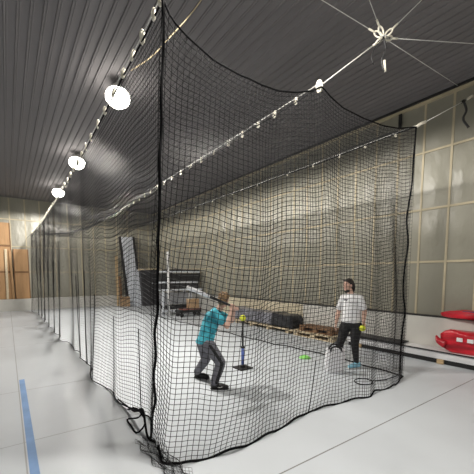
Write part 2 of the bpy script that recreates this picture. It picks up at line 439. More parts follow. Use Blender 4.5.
# low netting that draws the net's shadow on the floor at the near corner
i_, j_ = np.meshgrid(np.linspace(0, 1, 22), np.linspace(0, 1, 26), indexing='ij')
shadow_grid = np.stack([0.90 + .16 * i_ + .05 * j_ + .02 * np.sin(j_ * 20), 2.90 - .76 * j_ + .06 * np.sin(i_ * 14), .012 + .03 * (np.sin(i_ * 17 + j_ * 9) + 1) * (.3 + i_ * .5)], -1)
net_mesh('shadow_netting', shadow_grid, .0016, cage, M['net'])

# ------------------------------------------------------------------ cables, clips, rigging
def cable(name, pts, r, label, n=80):
    bm = bmesh.new(); tube(bm, spline(pts, n), r, 6); o = obj(name, bm, M['cable'], None, True)
    return tag(o, label, 'cable')
lp = [(1.05, -8.99, 4.7), (1.05, -3, 4.1), (1.05, 0, 3.85)] + list(zip(LX, LY, [z + .05 for z in LZ])) + [(.80, 17.53, 3.22)]
cable('overhead_cable', lp, .0055, 'pale cable running along the left top edge of the net under the lamps', 140)
mp_ = [(2.95, y, zM(y) + .05) for y in (2.52, 4, 6, 8, 10, 12.8, 15, 17.53)]
cable('overhead_cable', mp_, .006, 'pale cable running down the middle of the net roof', 90)
rp_ = [(4.87, y, zR(y) + .02) for y in (2.42, 4, 6, 8, 10, 13, 16.6)] + [(4.87, 17.53, 3.7)]
cable('overhead_cable', rp_, .005, 'thin cable along the right top edge of the net by the plastic wall', 90)

def clip_mesh(scale=1.0):
    bm = bmesh.new(); pts = []
    for k in range(16):
        a = k * 2 * PI / 16; pts.append((0, math.cos(a) * .019 * scale, math.sin(a) * .042 * scale))
    tube(bm, pts, .0095 * scale, 6, closed=True)
    box(bm, (-.012 * scale, -.016 * scale, -.012 * scale), (.012 * scale, .016 * scale, .03 * scale))
    return bm
clip0 = obj('cable_clip', clip_mesh(1.0), M['clip'], None, True)
def clips(first, pts, label, group):
    for i, (p, s) in enumerate(pts):
        if first is not None and i == 0: o = first
        else: o = clip0.copy(); COL.objects.link(o)
        o.location = p; o.scale = (s, s, s); o.rotation_euler = (rng.uniform(-.35, .35), rng.uniform(-.3, .3), rng.uniform(-.4, .4))
        tag(o, label, 'clip', group)
lc = [((xL(y), y, zL(y) + .03), 1.15) for y in [2.44, 2.60, 2.86, 3.12, 3.42, 3.78, 4.17, 4.54, 4.96, 5.31] + [5.66 + .36 * i for i in range(30)]]
clips(clip0, lc, 'small white clip hanging the net from the cable on its left top edge', 'white clips on the left cable')
mc = [((2.95, y, zM(y) + .02), 1.0 if y > 2.6 else 1.5) for y in [2.54, 2.9, 3.28, 3.62, 3.98, 4.36, 4.8] + [5.22 + .42 * i for i in range(18)]]
clips(None, mc, 'small white clip hanging the net from the cable down the middle of its roof', 'white clips on the middle cable')
rc = [((4.87, y, zR(y) - .01), .6) for y in [2.7, 3.2, 3.7, 4.3, 5.0, 6.0, 7.0, 8.0, 9.0, 10.0, 11.0, 12.0]]
clips(None, rc, 'tiny white clip hanging the net from the thin cable on its right top edge', 'white clips on the right cable')

hub = thing('cable_hub', 'star of silver cables knotted at a ring under the ceiling in front of the net', 'rigging', (3.64, 2.21, 4.3))
Hb = V((3.64, 2.21, 4.3))
def hpart(name, bm, m, parent=hub, sm=True): return obj(name, bm, M[m], parent, sm)
bm = bmesh.new(); tube(bm, [(math.cos(a) * .035, math.sin(a) * .035, 0) for a in np.linspace(0, 2 * PI, 16, endpoint=False)], .009, 6, closed=True); hpart('ring', bm, 'steel')
ends = [V((2.91, 2.89, H - .03)), V((3.3, 2.35, H - .03)), V((4.17, 1.70, H - .03)), V((6.76, 1.25, 4.85)), V((6.72, 2.62, H - .03)), V((2.95, 2.53, 3.70))]
for k, e in enumerate(ends):
    d = (e - Hb).normalized(); L = (e - Hb).length
    bm = bmesh.new(); tube(bm, [d * .10, d * L], .0045 if k != 5 else .007, 5); hpart('stay_cable', bm, 'cable')
    bm = bmesh.new(); a = d.orthogonal().normalized(); b_ = d.cross(a)           # thimble loop and swage at the ring
    loop = [d * (.075 + .05 * math.cos(q)) + b_ * .022 * math.sin(q) for q in np.linspace(0, 2 * PI, 14, endpoint=False)]
    tube(bm, loop, .0095, 6, closed=True)
    tube(bm, [d * .12, d * (.20 if k in (0, 1, 2, 3) else .16)], .011, 6)
    hpart('cable_thimble', bm, 'clip' if k != 4 else 'steel')
bm = bmesh.new(); tube(bm, spline([(0, 0, 0), (.02, -.02, -.12), (.0, .01, -.24), (.03, -.01, -.36)], 16), .011, 6); hpart('hanging_strap', bm, 'black')
bm = bmesh.new(); tube(bm, spline([(-.02, 0, -.02), (-.10, .05, -.14), (-.12, .06, -.24), (-.10, .05, -.30)], 16), .006, 6); hpart('hanging_strap', bm, 'black')
bm = bmesh.new(); tube(bm, [(.02, -.01, -.24), (.035, -.015, -.36)], .014, 6); hpart('strap_end', bm, 'clip')

cst = thing('corner_stay', 'pale stay cable pulling the near right top corner of the net toward the plastic wall', 'cable', (4.87, 2.4, 3.71))
c0 = V((4.87, 2.4, 3.71)); c1 = V((6.79, 2.37, 4.72))
bm = bmesh.new(); tube(bm, [(0, 0, 0), tuple(c1 - c0)], .007, 6); obj('stay_cable', bm, M['cable'], cst, True)
for f0, f1 in ((.0, .13), (.74, .80), (.86, .99)):
    bm = bmesh.new(); tube(bm, [tuple((c1 - c0) * f0), tuple((c1 - c0) * (f0 + f1) / 2 + V((0, 0, .01))), tuple((c1 - c0) * f1)], .022, 6); obj('turnbuckle', bm, M['clip'] if f0 != .74 else M['black'], cst, True)
q = (c1 - c0) * .78
bm = bmesh.new(); tube(bm, spline([tuple(q), tuple(q + V((.04, -.03, -.16))), tuple(q + V((.02, .0, -.26))), tuple(q + V((.10, -.06, -.42)))], 20), .018, 6); obj('hanging_strap', bm, M['black'], cst, True)
bm = bmesh.new(); tube(bm, spline([tuple(c1 - c0 + V((0, 0, 0))), tuple(c1 - c0 + V((-.03, -.04, .08))), tuple(c1 - c0 + V((-.02, -.09, .09)))], 8), .016, 6); obj('hanging_strap', bm, M['black'], cst, True)

bm = bmesh.new(); box(bm, (6.74, 3.62, 4.62), (6.756, 3.69, 4.89)); bevel(bm, .004, 1)
tag(obj('wall_strap', bm, M['black']), 'short black strap on the plastic wall under the ceiling, above the net corner', 'strap')
bm = bmesh.new(); tube(bm, spline([(2.12, 3.44, 4.97), (1.82, 3.42, 4.50), (1.55, 3.38, 4.13), (1.30, 3.33, 3.80), (1.08, 3.27, 3.57)], 40), .006, 6)
tag(obj('tan_cord', bm, M['tan_rope'], None, True), 'thin tan cord drooping from the ceiling to the left cable near the nearest lamp', 'cord')

# ------------------------------------------------------------------ material along the right wall
stack = thing('panel_stack', 'long low stack of white wrapped metal panels on wooden blocks along the right wall', 'panel stack', (6.45, 1.5, 0))
def sp(name, lo, hi, m, parent, w=.006):
    L = parent.location
    return obj(name, bbox([lo[i] - L[i] for i in range(3)], [hi[i] - L[i] for i in range(3)], w), M[m], parent)
sp('panel_pack', (6.27, -1.2, .085), (6.635, 4.42, .205), 'whitewrap', stack, .012)
sp('top_sheet', (6.255, -1.2, .206), (6.64, 4.46, .224), 'whitewrap', stack, .004)
sp('edge_strip', (6.245, -1.2, .212), (6.275, 4.47, .233), 'black', stack, .003)
for y in (-.6, 1.0, 2.46, 4.1): sp('wooden_block', (6.255, y - .05, 0), (6.62, y + .06, .085), 'lumber', stack)
sp('dark_gap_strip', (6.295, -1.2, 0.002), (6.325, 4.4, .084), 'black', stack)  # black strip added along the gap under the pack to keep it dark
bl = thing('plastic_sheet', 'flat black sheet lying on the far end of the white panel stack', 'sheet', (6.45, 3.83, .234))
obj('sheet', bbox((-.19, -.62, 0), (.185, .60, .022), .004), M['black'], bl)

def wrapped(name, label, loc, L, W, Ht, mkey, seed, rz=0):
    """irregular film-wrapped pack: pinched, drooping ends and a wavy skin"""
    t = thing(name, label, 'bundle', loc, rz)
    bm = bmesh.new(); rings = []; n = 34; s = 20
    for i in range(n + 1):
        u = i / n; y = (u - .5) * L; e = min(1, min(u, 1 - u) / .06); e = .55 + .45 * e ** .5
        ring = []
        for k in range(s):
            a = 2 * PI * k / s; ca, sa = math.cos(a), math.sin(a)
            px = math.copysign(abs(ca) ** .28, ca) * W / 2; pz = math.copysign(abs(sa) ** .32, sa) * Ht / 2
            nn = noise.noise(V((px * 9 + seed, y * 3.2, pz * 9))) * .042
            ring.append(bm.verts.new((px * (.8 + .2 * e) + nn, y + noise.noise(V((px * 8, pz * 20, seed + u))) * .07, max(0.0, Ht / 2 + pz * e + nn * (1 if sa > -.5 else 0)))))
        rings.append(ring)
    for A, B in zip(rings, rings[1:]):
        for k in range(s): bm.faces.new((A[k], B[k], B[(k + 1) % s], A[(k + 1) % s]))
    bm.faces.new(rings[0]); bm.faces.new(rings[-1][::-1])
    bmesh.ops.recalc_face_normals(bm, faces=bm.faces)
    obj('wrapping', bm, M[mkey], t, True)
    return t
r1 = wrapped('red_bundle', 'red film wrapped bundle lying on the white panel stack', (6.49, 1.26, .225), 2.5, .27, .39, 'redwrap', 3)
for k, (y0, y1) in enumerate(((.74, .83), (.90, .99))):
    bm = bmesh.new(); box(bm, (-.165, y0, .22), (-.135, y1, .285)); obj('white_label', bm, M['white'], r1)
bm = bmesh.new(); tube(bm, spline([(-.16, 1.16, .13), (-.17, 1.27, .19), (-.12, 1.33, .26)], 8), [.07, .07, .065, .06, .05, .04, .03, .02], 8); obj('film_tail', bm, M['redwrap'], r1, True)
r2 = wrapped('red_bundle', 'red and navy wrapped bundle resting on the ledge of the right wall', (6.645, 1.52, .816), 2.2, .20, .13, 'redwrap', 11)
obj('navy_strip', bbox((-.08, -.95, .115), (.07, .75, .142), .006), M['navy'], r2)

# pallets
def pallet(label, loc, rz, mkey, L=1.2, W=.66):
    t = thing('wooden_pallet', label, 'pallet', loc, rz, 'wooden pallets')
    bm = bmesh.new(); n = 9
    for i in range(n):
        y = -L / 2 + (L - .095) * i / (n - 1); box(bm, (-W / 2, y, .120), (W / 2, y + .095, .142))
    obj('deck_boards', bm, M[mkey], t)
    for x in (-W / 2, -.045, W / 2 - .09):
        bm = bmesh.new(); box(bm, (x, -L / 2, .018), (x + .09, -L / 2 + .14, .12)); box(bm, (x, -.07, .018), (x + .09, .07, .12)); box(bm, (x, L / 2 - .14, .018), (x + .09, L / 2, .12))
        box(bm, (x, -L / 2, .10), (x + .09, L / 2, .1195)); obj('stringer', bm, M[mkey], t)
    bm = bmesh.new()
    for x in (-W / 2, -.045, W / 2 - .09): box(bm, (x, -L / 2, 0), (x + .09, L / 2, .018))
    obj('bottom_boards', bm, M[mkey], t)
    return t
pallet('pale wooden pallet on the floor behind the person in white, bottom of the pair', (6.41, 5.38, 0), .0, 'palewood', 1.28, .47)
pallet('brown slatted pallet stacked on top of the pale one behind the person in white', (6.44, 5.36, .143), .02, 'brownwood', 1.02, .40)

# wrapped stack on its skids
ws = thing('wrapped_stack', 'long stack of grey film wrapped boards with a black covered end, behind the tee', 'bundle', (6.42, 7.5, 0))
for y in (6.3, 7.1, 7.9, 8.7): sp('wooden_skid', (6.20, y - .06, 0), (6.63, y + .06, .09), 'palewood', ws)
bm = bmesh.new(); box(bm, (-.24, -.62, .15), (.17, 1.6, .50)); bmesh.ops.subdivide_edges(bm, edges=bm.edges[:], cuts=14, use_grid_fill=True)
for v in bm.verts:
    v.co += V((noise.noise(v.co * 4), 0, noise.noise(v.co * 4 + V((5, 5, 5))))) * .03
obj('grey_wrapping', bm, M['greywrap'], ws, True)
sp('bottom_board', (6.16, 6.05, .09), (6.63, 9.15, .13), 'palewood', ws)
bm = bmesh.new(); box(bm, (-.26, -1.42, .18), (.15, -.60, .52)); bmesh.ops.subdivide_edges(bm, edges=bm.edges[:], cuts=10, use_grid_fill=True)
for v in bm.verts:
    v.co += V((noise.noise(v.co * 5), noise.noise(v.co * 5 + V((9, 1, 2))), noise.noise(v.co * 5 + V((5, 5, 5))))) * .05
obj('black_cover', bm, M['blackplastic'], ws, True)
cb = thing('board_pack', 'long cream boards on edge leaning along the right wall behind the wrapped stack', 'boards', (6.6, 8.3, 0))
for i in range(3):
    sp('board', (6.636, 6.1 + i * .02, .005 + i * .262), (6.652, 10.4 - i * .05, .262 + i * .262), 'cream', cb, .003)

# ------------------------------------------------------------------ things in the far right corner
rk = thing('steel_rack', 'dark rack of panels with pale steel rails standing in the far right corner', 'rack', (5.68, 12.2, 0))
for x in (-.72, .48):
    for y in (-.28, .28):
        bm = bmesh.new(); box(bm, (x - .035, y - .035, 0), (x + .035, y + .035, 1.02)); obj('upright', bm, M['palegrey'], rk)
for z, x0, x1 in ((.14, -.85, .75), (.98, -1.0, .98), (1.28, -.9, .78), (1.70, -.92, .9)):
    bm = bmesh.new(); box(bm, (x0, -.36, z), (x1, -.26, z + .055)); obj('rail', bm, M['palegrey'], rk)
for z, d, x0, x1, mk in ((.22, .14, -.6, .85, 'black'), (.42, .46, -.66, .40, 'midgrey'), (1.04, .22, -.80, .88, 'darkgrey'), (1.34, .33, -.74, .92, 'black'), (1.76, .07, -.5, .93, 'black')):
    bm = bmesh.new(); box(bm, (x0, -.25, z), (x1, .30, z + d)); bevel(bm, .01, 1); obj('dark_panel', bm, M[mk], rk)
bm = bmesh.new(); tube(bm, [(-.55, -.41, .0), (-.55, -.41, 2.5)], .045, 8); obj('white_post', bm, M['white'], rk, True)

tr = thing('black_trolley', 'low black trolley with a red brown deck standing by the right wall past the cage', 'trolley', (5.72, 11.2, 0))
obj('frame', bbox((-.5, -.22, .16), (.42, .22, .26), .01), M['black'], tr)
obj('deck', bbox((-.36, -.2, .262), (.44, .2, .31), .008), M['redbrown'], tr)
for x in (-.4, .32):
    for y in (-.17, .17):
        bm = bmesh.new(); lathe(bm, (x, y - .025, .08), (0, 1, 0), [(0, .06), (.008, .08), (.042, .08), (.05, .06)], 16); obj('wheel', bm, M['black'], tr, True)
cbx = thing('cardboard_box', 'tan cardboard box sitting on the low black trolley', 'box', (5.88, 11.2, .312))
obj('carton', bbox((-.2, -.15, 0), (.2, .15, .36), .006), M['cardboard'], cbx)
bm = bmesh.new(); box(bm, (-.202, -.025, .30), (.202, .025, .3635)); obj('packing_tape', bm, M['cream'], cbx)

def leaning(name, label, cat, x0, x1, ybase, h, thick, parts, tilt, shear=0.0):
    t = thing(name, label, cat, ((x0 + x1) / 2, ybase, 0)); t.rotation_euler = (-tilt, shear, 0)
    for nm, lo, hi, m in parts: obj(nm, bbox(lo, hi, .004), M[m], t)
    return t
w = .29
leaning('leaning_panel', 'tall pale panel with black edges leaning on the back wall near the corner', 'panel', 5.10, 5.80, 16.85, 3.62, .05,
        [('face', (-w, -.03, .02), (w, .03, 3.6), 'palegrey'), ('edge_strip', (-w - .12, -.035, .0), (-w - .001, .035, 3.62), 'black'), ('edge_strip', (w + .001, -.035, .0), (w + .12, .035, 3.62), 'black')], .10, -.072)
leaning('leaning_panel', 'short pale grey panel leaning in front of the tall one near the corner', 'panel', 5.36, 5.9, 16.5, 1.9, .05,
        [('face', (-.26, -.02, .02), (.26, .02, 1.88), 'palegrey')], .09, -.13)
gp = leaning('grey_panel_box', 'large dark grey flat crate standing by the corner beside the pale panels', 'crate', 5.62, 6.6, 16.3, 1.9, .2,
        [('body', (-.46, -.12, 0), (.46, .12, 1.86), 'darkgrey'), ('top_board', (-.5, -.14, 1.862), (.47, .14, 1.94), 'palewood'), ('handle_slot', (-.32, -.128, 1.3), (-.22, -.118, 1.6), 'black')], .06, -.05)
for i, (x, hgt, lab) in enumerate(((4.60, 2.62, 'taller brown timber plank leaning on the back wall by the tall pale panel'), (4.75, 1.55, 'short brown plank leaning on the back wall right beside the taller plank'))):
    t = leaning('timber_plank', lab, 'plank', x - .05, x + .05, 17.0 - i * .05, hgt, .04, [('board', (-.06, -.02, 0), (.06, .02, hgt), 'lumber' if i == 0 else 'brownwood')], .11 if i == 0 else .16, .02)
ob = thing('small_crate', 'small orange brown crate on the floor at the foot of the planks', 'crate', (4.84, 16.6, 0))
obj('body', bbox((-.2, -.15, 0), (.2, .15, .5), .008), M['cardboard'], ob)
bm = bmesh.new(); box(bm, (-.21, -.16, .38), (.21, .16, .44)); obj('band', bm, M['brownwood'], ob)

# boards on the ledge at the left end of the back wall
def ledge_board(name, label, x0, x1, z1, mkey, lines=(), y=17.40, tilt=.02):
    t = thing(name, label, 'board', ((x0 + x1) / 2, y, .531)); t.rotation_euler = (-tilt, 0, 0); hw = (x1 - x0) / 2; hh = z1 - .531
    obj('sheet', bbox((-hw, -.012, 0), (hw, .012, hh), .003), M[mkey], t)
    for z in lines:
        obj('cross_batten', bbox((-hw, -.028, z - .04), (hw, -.0125, z + .04), .003), M['edgewood'], t)
    for s in (-1, 1):
        obj('edge_batten', bbox((s * hw - .02, -.028, 0.0), (s * hw + .02, -.0125, hh), .003), M['edgewood'], t)
    return t
ledge_board('plywood_sheet', 'tall tan plywood sheet standing on the back wall ledge at the far left', -1.0, .19, 3.88, 'plywood', (1.2, 2.35))
ledge_board('plywood_sheet', 'shorter tan plywood sheet with a middle crosspiece on the back wall ledge', .28, .82, 2.75, 'plywood', (1.2,))
t = thing('timber_plank', 'narrow pale plank standing on the back wall ledge between the two plywood sheets', 'plank', (-.01, 17.345, .531)); t.rotation_euler = (-.01, .015, 0)
obj('board', bbox((-.06, -.02, 0), (.03, .02, 2.2), .004), M['palewood'], t)
t = thing('timber_plank', 'narrow tan plank leaning beside the shorter plywood sheet on the back ledge', 'plank', (.20, 17.335, .531)); t.rotation_euler = (-.01, -.02, 0)
obj('board', bbox((-.05, -.02, 0), (.035, .02, 2.15), .004), M['plywood'], t)

# ------------------------------------------------------------------ people: hulls fused into one skin by a voxel remesh
ICO = None
def ico_pts():
    global ICO
    if ICO is None:
        b = bmesh.new(); bmesh.ops.create_icosphere(b, subdivisions=2, radius=1); ICO = [v.co.copy() for v in b.verts]; b.free()
    return ICO
def hull(bm, items):
    """convex hull of ellipsoids; item = (center, radius) or (center, (ax, ay, az) scaled axis vectors)"""
    b = bmesh.new()
    for c, r in items:
        c = V(c)
        for p in ico_pts():
            b.verts.new(c + (p * r if not hasattr(r, '__len__') else r[0] * p.x + r[1] * p.y + r[2] * p.z))
    res = bmesh.ops.convex_hull(b, input=b.verts[:])
    junk = [g for g in res['geom_interior'] if isinstance(g, bmesh.types.BMVert)]
    bmesh.ops.delete(b, geom=junk, context='VERTS')
    vm = {v: bm.verts.new(v.co) for v in b.verts}
    for f in b.faces: bm.faces.new([vm[v] for v in f.verts])
    b.free()
def cap(bm, p0, r0, p1, r1): hull(bm, [(p0, r0), (p1, r1)])
def chain(bm, pts):
    for (a, ra), (b, rb) in zip(pts, pts[1:]): hull(bm, [(a, ra), (b, rb)])
def fuse(name, bm, m, parent, voxel=.008, it=5):
    o = obj(name + '_tmp', bm, m, parent, local=False)
    md = o.modifiers.new('r', 'REMESH'); md.mode = 'VOXEL'; md.voxel_size = voxel; md.use_smooth_shade = True
    ms = o.modifiers.new('s', 'SMOOTH'); ms.factor = .5; ms.iterations = it
    dg = bpy.context.evaluated_depsgraph_get()
    me = bpy.data.meshes.new_from_object(o.evaluated_get(dg)); me.name = name
    bpy.data.objects.remove(o)
    for p in me.polygons: p.use_smooth = True
    if not me.materials: me.materials.append(m)
    return link(bpy.data.objects.new(name, me), parent)
def axes(right, fwd, up, a, b, c): return (right * a, fwd * b, up * c)
def ell(bm, c, ax): hull(bm, [(c, ax)])

def head_frame(fwd, tilt=0.0):
    f = V(fwd).normalized(); r = f.cross(V((0, 0, 1))).normalized(); u = r.cross(f); return f, r, u
def head(bm, c, fwd, s=1.0):
    """c = middle of the head; s = 1 gives 0.23 m chin to crown"""
    f, r, u = head_frame(fwd); c = V(c); P = lambda x, y, z: c + (r * x + f * y + u * z) * s
    A = lambda a, b_, d: axes(r, f, u, a * s, b_ * s, d * s)
    hull(bm, [(P(0, -.012, .028), A(.074, .094, .082)), (P(0, .02, -.03), A(.060, .068, .06))])
    hull(bm, [(P(0, .03, -.03), A(.055, .058, .05)), (P(0, .062, -.088), A(.024, .02, .018))])       # jaw to chin
    hull(bm, [(P(0, .090, .01), A(.008, .008, .01)), (P(0, .110, -.026), A(.014, .012, .010))])      # nose
    hull(bm, [(P(-.03, .078, .026), A(.018, .008, .007)), (P(.03, .078, .026), A(.018, .008, .007))]) # brow
    for sx in (-1, 1):
        ell(bm, P(sx * .076, -.004, -.008), A(.010, .020, .032))                                      # ears
    return P, A, (f, r, u)

def finger(bm, p, d, curl_axis, lens, r, curl):
    d = V(d).normalized(); pts = [(V(p), r)]; q = V(p)
    for i, L in enumerate(lens):
        d = Matrix.Rotation(curl[i], 3, curl_axis) @ d; q = q + d * L; pts.append((q.copy(), r * (1 - .09 * (i + 1))))
    chain(bm, pts); return q
def hand(bm, wrist, d, palm_n, side, s=1.0, curl=(.25, .35, .3), thumb=.5):
    """wrist point, finger direction, palm normal (toward what it holds), side = across the palm toward the thumb"""
    d = V(d).normalized(); n = V(palm_n).normalized(); sd = V(side).normalized(); w = V(wrist)
    k = d.cross(n).normalized()                                        # curl axis: d turns toward n
    hull(bm, [(w, .021 * s), (w + d * .04 * s + sd * .016 * s, .017 * s), (w + d * .04 * s - sd * .020 * s, .016 * s)])
    hull(bm, [(w + d * .035 * s + sd * .018 * s, .015 * s), (w + d * .035 * s - sd * .022 * s, .014 * s), (w + d * .085 * s + sd * .030 * s, .0105 * s), (w + d * .078 * s - sd * .030 * s, .0095 * s)])
    for i, (o_, L) in enumerate(((.030, .95), (.010, 1.06), (-.010, 1.0), (-.029, .8))):
        base = w + d * (.084 - .003 * abs(i - 1)) * s + sd * o_ * s
        finger(bm, base, d, k, [.036 * L * s, .024 * L * s, .019 * L * s], .0088 * s, curl)
    td = (sd * .75 + d * .6 + n * .25).normalized()
    finger(bm, w + d * .025 * s + sd * .020 * s, td, sd.cross(n).normalized() if thumb else k, [.034 * s, .028 * s, .022 * s], .0105 * s, (0, thumb, thumb))

def print_on(target, name, parent, pts3, ray_dir, m, r=.004, off=.002):
    """small raised marks laid onto the cloth by projecting 3-D polylines onto the target's surface"""
    me = target.data; Mw = world_of(target)
    tree = BVHTree.FromPolygons([Mw @ v.co for v in me.vertices], [tuple(p.vertices) for p in me.polygons])
    bm = bmesh.new()
    for line in pts3:
        hit = []
        for p in line:
            loc, nor, ix, ds = tree.ray_cast(V(p) - V(ray_dir) * .5, V(ray_dir))
            if loc is not None: hit.append(loc + nor * off)
        if len(hit) > 1: tube(bm, hit, r, 5)
    return obj(name, bm, m, parent, True, local=False)

# ---- batter -------------------------------------------------------
bat_p = thing('person', 'person in teal t-shirt bending at the batting tee with a bat over the shoulder', 'person', (2.33, 3.985, 0))
fw = V((1, .1, 0)).normalized(); rt = fw.cross(V((0, 0, 1)))           # he faces the tee
J = {k: V(v) - V((.22, .265, 0)) for k, v in dict(
    rank=(2.505, 4.00, .085), rtoe=(2.645, 3.905, .03), rheel=(2.495, 4.02, .035), rknee=(2.61, 4.00, .365), rhip=(2.50, 4.15, .61),
    lank=(2.545, 4.57, .085), ltoe=(2.66, 4.46, .03), lheel=(2.545, 4.60, .035), lknee=(2.60, 4.40, .335), lhip=(2.515, 4.34, .61),
    pelvis=(2.50, 4.245, .63), waist=(2.535, 4.235, .75), chest=(2.60, 4.22, .93), neck=(2.695, 4.175, 1.09), head=(2.765, 4.15, 1.238),
    rsho=(2.56, 4.075, 1.065), relb=(2.68, 3.94, .885), lsho=(2.715, 4.325, 1.055), lelb=(2.945, 4.20, .915)).items()}
knob = V((2.685, 3.72, 1.118)); tip = V((1.955, 3.89, 1.440)); bax = (tip - knob).normalized()
rh = knob + bax * .105; lh = knob + bax * .03
# hands wrap the handle: palm centre sits just outside the grip
facing_cam = V((-.585, -.80, 0))
def grip_hand(bm, c, elbow, s=.86):
    """fist around the handle at c: finger chains run round the bat axis, thumb closes from the other side"""
    out = (V(elbow) - V(c)); out = (out - bax * out.dot(bax)).normalized()
    tn = bax.cross(out)
    wrist = V(c) + out * .078 * s
    hull(bm, [(wrist, .022 * s), (V(c) + out * .034 * s + bax * .03 * s, .014 * s), (V(c) + out * .034 * s - bax * .03 * s, .014 * s)])
    for i, o_ in enumerate((-.031, -.010, .011, .032)):
        L = (.95, 1.05, 1.0, .85)[i]; R_ = .026 * (.98 if i in (0, 3) else 1.03)
        pts = []
        for q in (0.1, .8, 1.6, 2.4, 3.1): 
            a = q * L * .95
            pts.append((V(c) + bax * o_ + (out * math.cos(a) + tn * math.sin(a)) * R_, .0088 - .0006 * q))
        chain(bm, pts)
    pts = [(V(c) + bax * .034 + (out * math.cos(-a) + tn * math.sin(-a)) * (.028), .0098 - .001 * a) for a in (.1, .8, 1.5, 2.0)]
    chain(bm, pts); return wrist
bm = bmesh.new()
P, A, (hf, hr, hu) = head(bm, J['head'], (.80, .42, -.22), .93)
chain(bm, [(J['chest'] + V((.02, -.01, .08)), .06), (J['neck'], .047), (J['head'] + V((-.025, .0, -.055)), .047)])
hull(bm, [(J['chest'], axes(rt, fw, V((0, 0, 1)), .145, .092, .12)), (J['waist'], axes(rt, fw, V((0, 0, 1)), .12, .085, .08)), (J['pelvis'], axes(rt, fw, V((0, 0, 1)), .135, .09, .07))])
hull(bm, [(J['rsho'], .05), (J['lsho'], .05), (J['chest'] + V((.02, -.01, .05)), .07)])
wr_ = grip_hand(bm, rh, J['relb']); wl_ = grip_hand(bm, lh, J['lelb'])
chain(bm, [(J['rsho'], .050), (J['relb'], .037), (J['relb'].lerp(wr_, .3), .037), (wr_, .023)])
chain(bm, [(J['lsho'], .050), (J['lelb'], .037), (J['lelb'].lerp(wl_, .3), .037), (wl_, .023)])
for s in 'rl':
    chain(bm, [(J[s + 'hip'], .078), (J[s + 'knee'], .050), (J[s + 'knee'].lerp(J[s + 'ank'], .3), .050), (J[s + 'ank'], .032)])
    hull(bm, [(J[s + 'ank'] - V((0, 0, .035)), .024), (J[s + 'toe'] - V((0, 0, .0)) + (J[s + 'heel'] - J[s + 'toe']) * .15, .016)])
body = fuse('body', bm, M['skin'], bat_p, .0052, 3)
bm = bmesh.new()
hull(bm, [(P(0, -.018, .040), A(.086, .098, .085)), (P(0, -.05, .0), A(.080, .068, .07))])
hull(bm, [(P(0, -.075, -.02), A(.066, .036, .05)), (P(0, -.062, -.065), A(.055, .03, .03))])
hull(bm, [(P(-.04, .055, .075), A(.03, .035, .022)), (P(.04, .05, .078), A(.03, .035, .022))])
for i in range(46):                                                    # tousled tufts
    a = rng.uniform(0, 2 * PI); e = rng.uniform(.1, 1.2)
    d = V((math.cos(a) * math.cos(e), math.sin(a) * math.cos(e), math.sin(e)))
    if d.y > .6 and d.z < .6: continue
    p0 = P(d.x * .078, -.02 + d.y * .088, .04 + d.z * .078); p1 = P(d.x * .092 + .01 * rng.normal(), -.022 + d.y * .102, .036 + d.z * .094)
    cap(bm, p0, .016, p1, .006)
hair = fuse('hair', bm, M['hair_brown'], bat_p, .006, 2)
def face_bits(P, A, par, lip='lip'):
    for sx in (-1, 1):
        bm = bmesh.new(); ell(bm, P(sx * .030, .078, .008), A(.011, .008, .007)); obj('eye', bm, M['eye'], par, True, local=False)
    bm = bmesh.new(); hull(bm, [(P(-.018, .083, -.056), A(.008, .005, .005)), (P(.018, .083, -.056), A(.008, .005, .005)), (P(0, .090, -.055), A(.008, .005, .006))]); obj('mouth', bm, M['lip'], par, True, local=False)
face_bits(P, A, bat_p)
# t-shirt
bm = bmesh.new(); Z = V((0, 0, 1))
lean = (J['neck'] - J['pelvis']).normalized()
hull(bm, [(J['chest'] + V((0, 0, .02)), axes(rt, fw, lean, .166, .112, .12)), (J['waist'] + V((-.005, 0, .0)), axes(rt, fw, lean, .148, .106, .07))])
hull(bm, [(J['waist'], axes(rt, fw, lean, .150, .108, .06)), (J['pelvis'] + V((-.01, 0, .012)), axes(rt, fw, lean, .160, .118, .045))])
hull(bm, [(J['rsho'] + V((0, .01, .0)), .064), (J['lsho'] + V((0, -.01, .0)), .064), (J['chest'] + V((.02, -.01, .06)), .09)])
hull(bm, [(J['neck'] + V((-.02, .01, -.045)), .075), (J['chest'] + V((0, 0, .05)), .11)])
for s in 'rl':
    e = J[s + 'sho'].lerp(J[s + 'elb'], .62)
    chain(bm, [(J[s + 'sho'], .064), (e, .060)])
shirt = fuse('t_shirt', bm, M['teal'], bat_p, .0075, 3)
bm = bmesh.new()
nk = J['neck'] + V((-.018, .006, -.002)); nd = (J['head'] - J['neck']).normalized(); na = nd.orthogonal().normalized(); nb = nd.cross(na)
tube(bm, [nk + (na * math.cos(q) + nb * math.sin(q)) * .060 for q in np.linspace(0, 2 * PI, 24, endpoint=False)], .010, 6, closed=True)
obj('collar', bm, M['teal_trim'], bat_p, True, local=False)
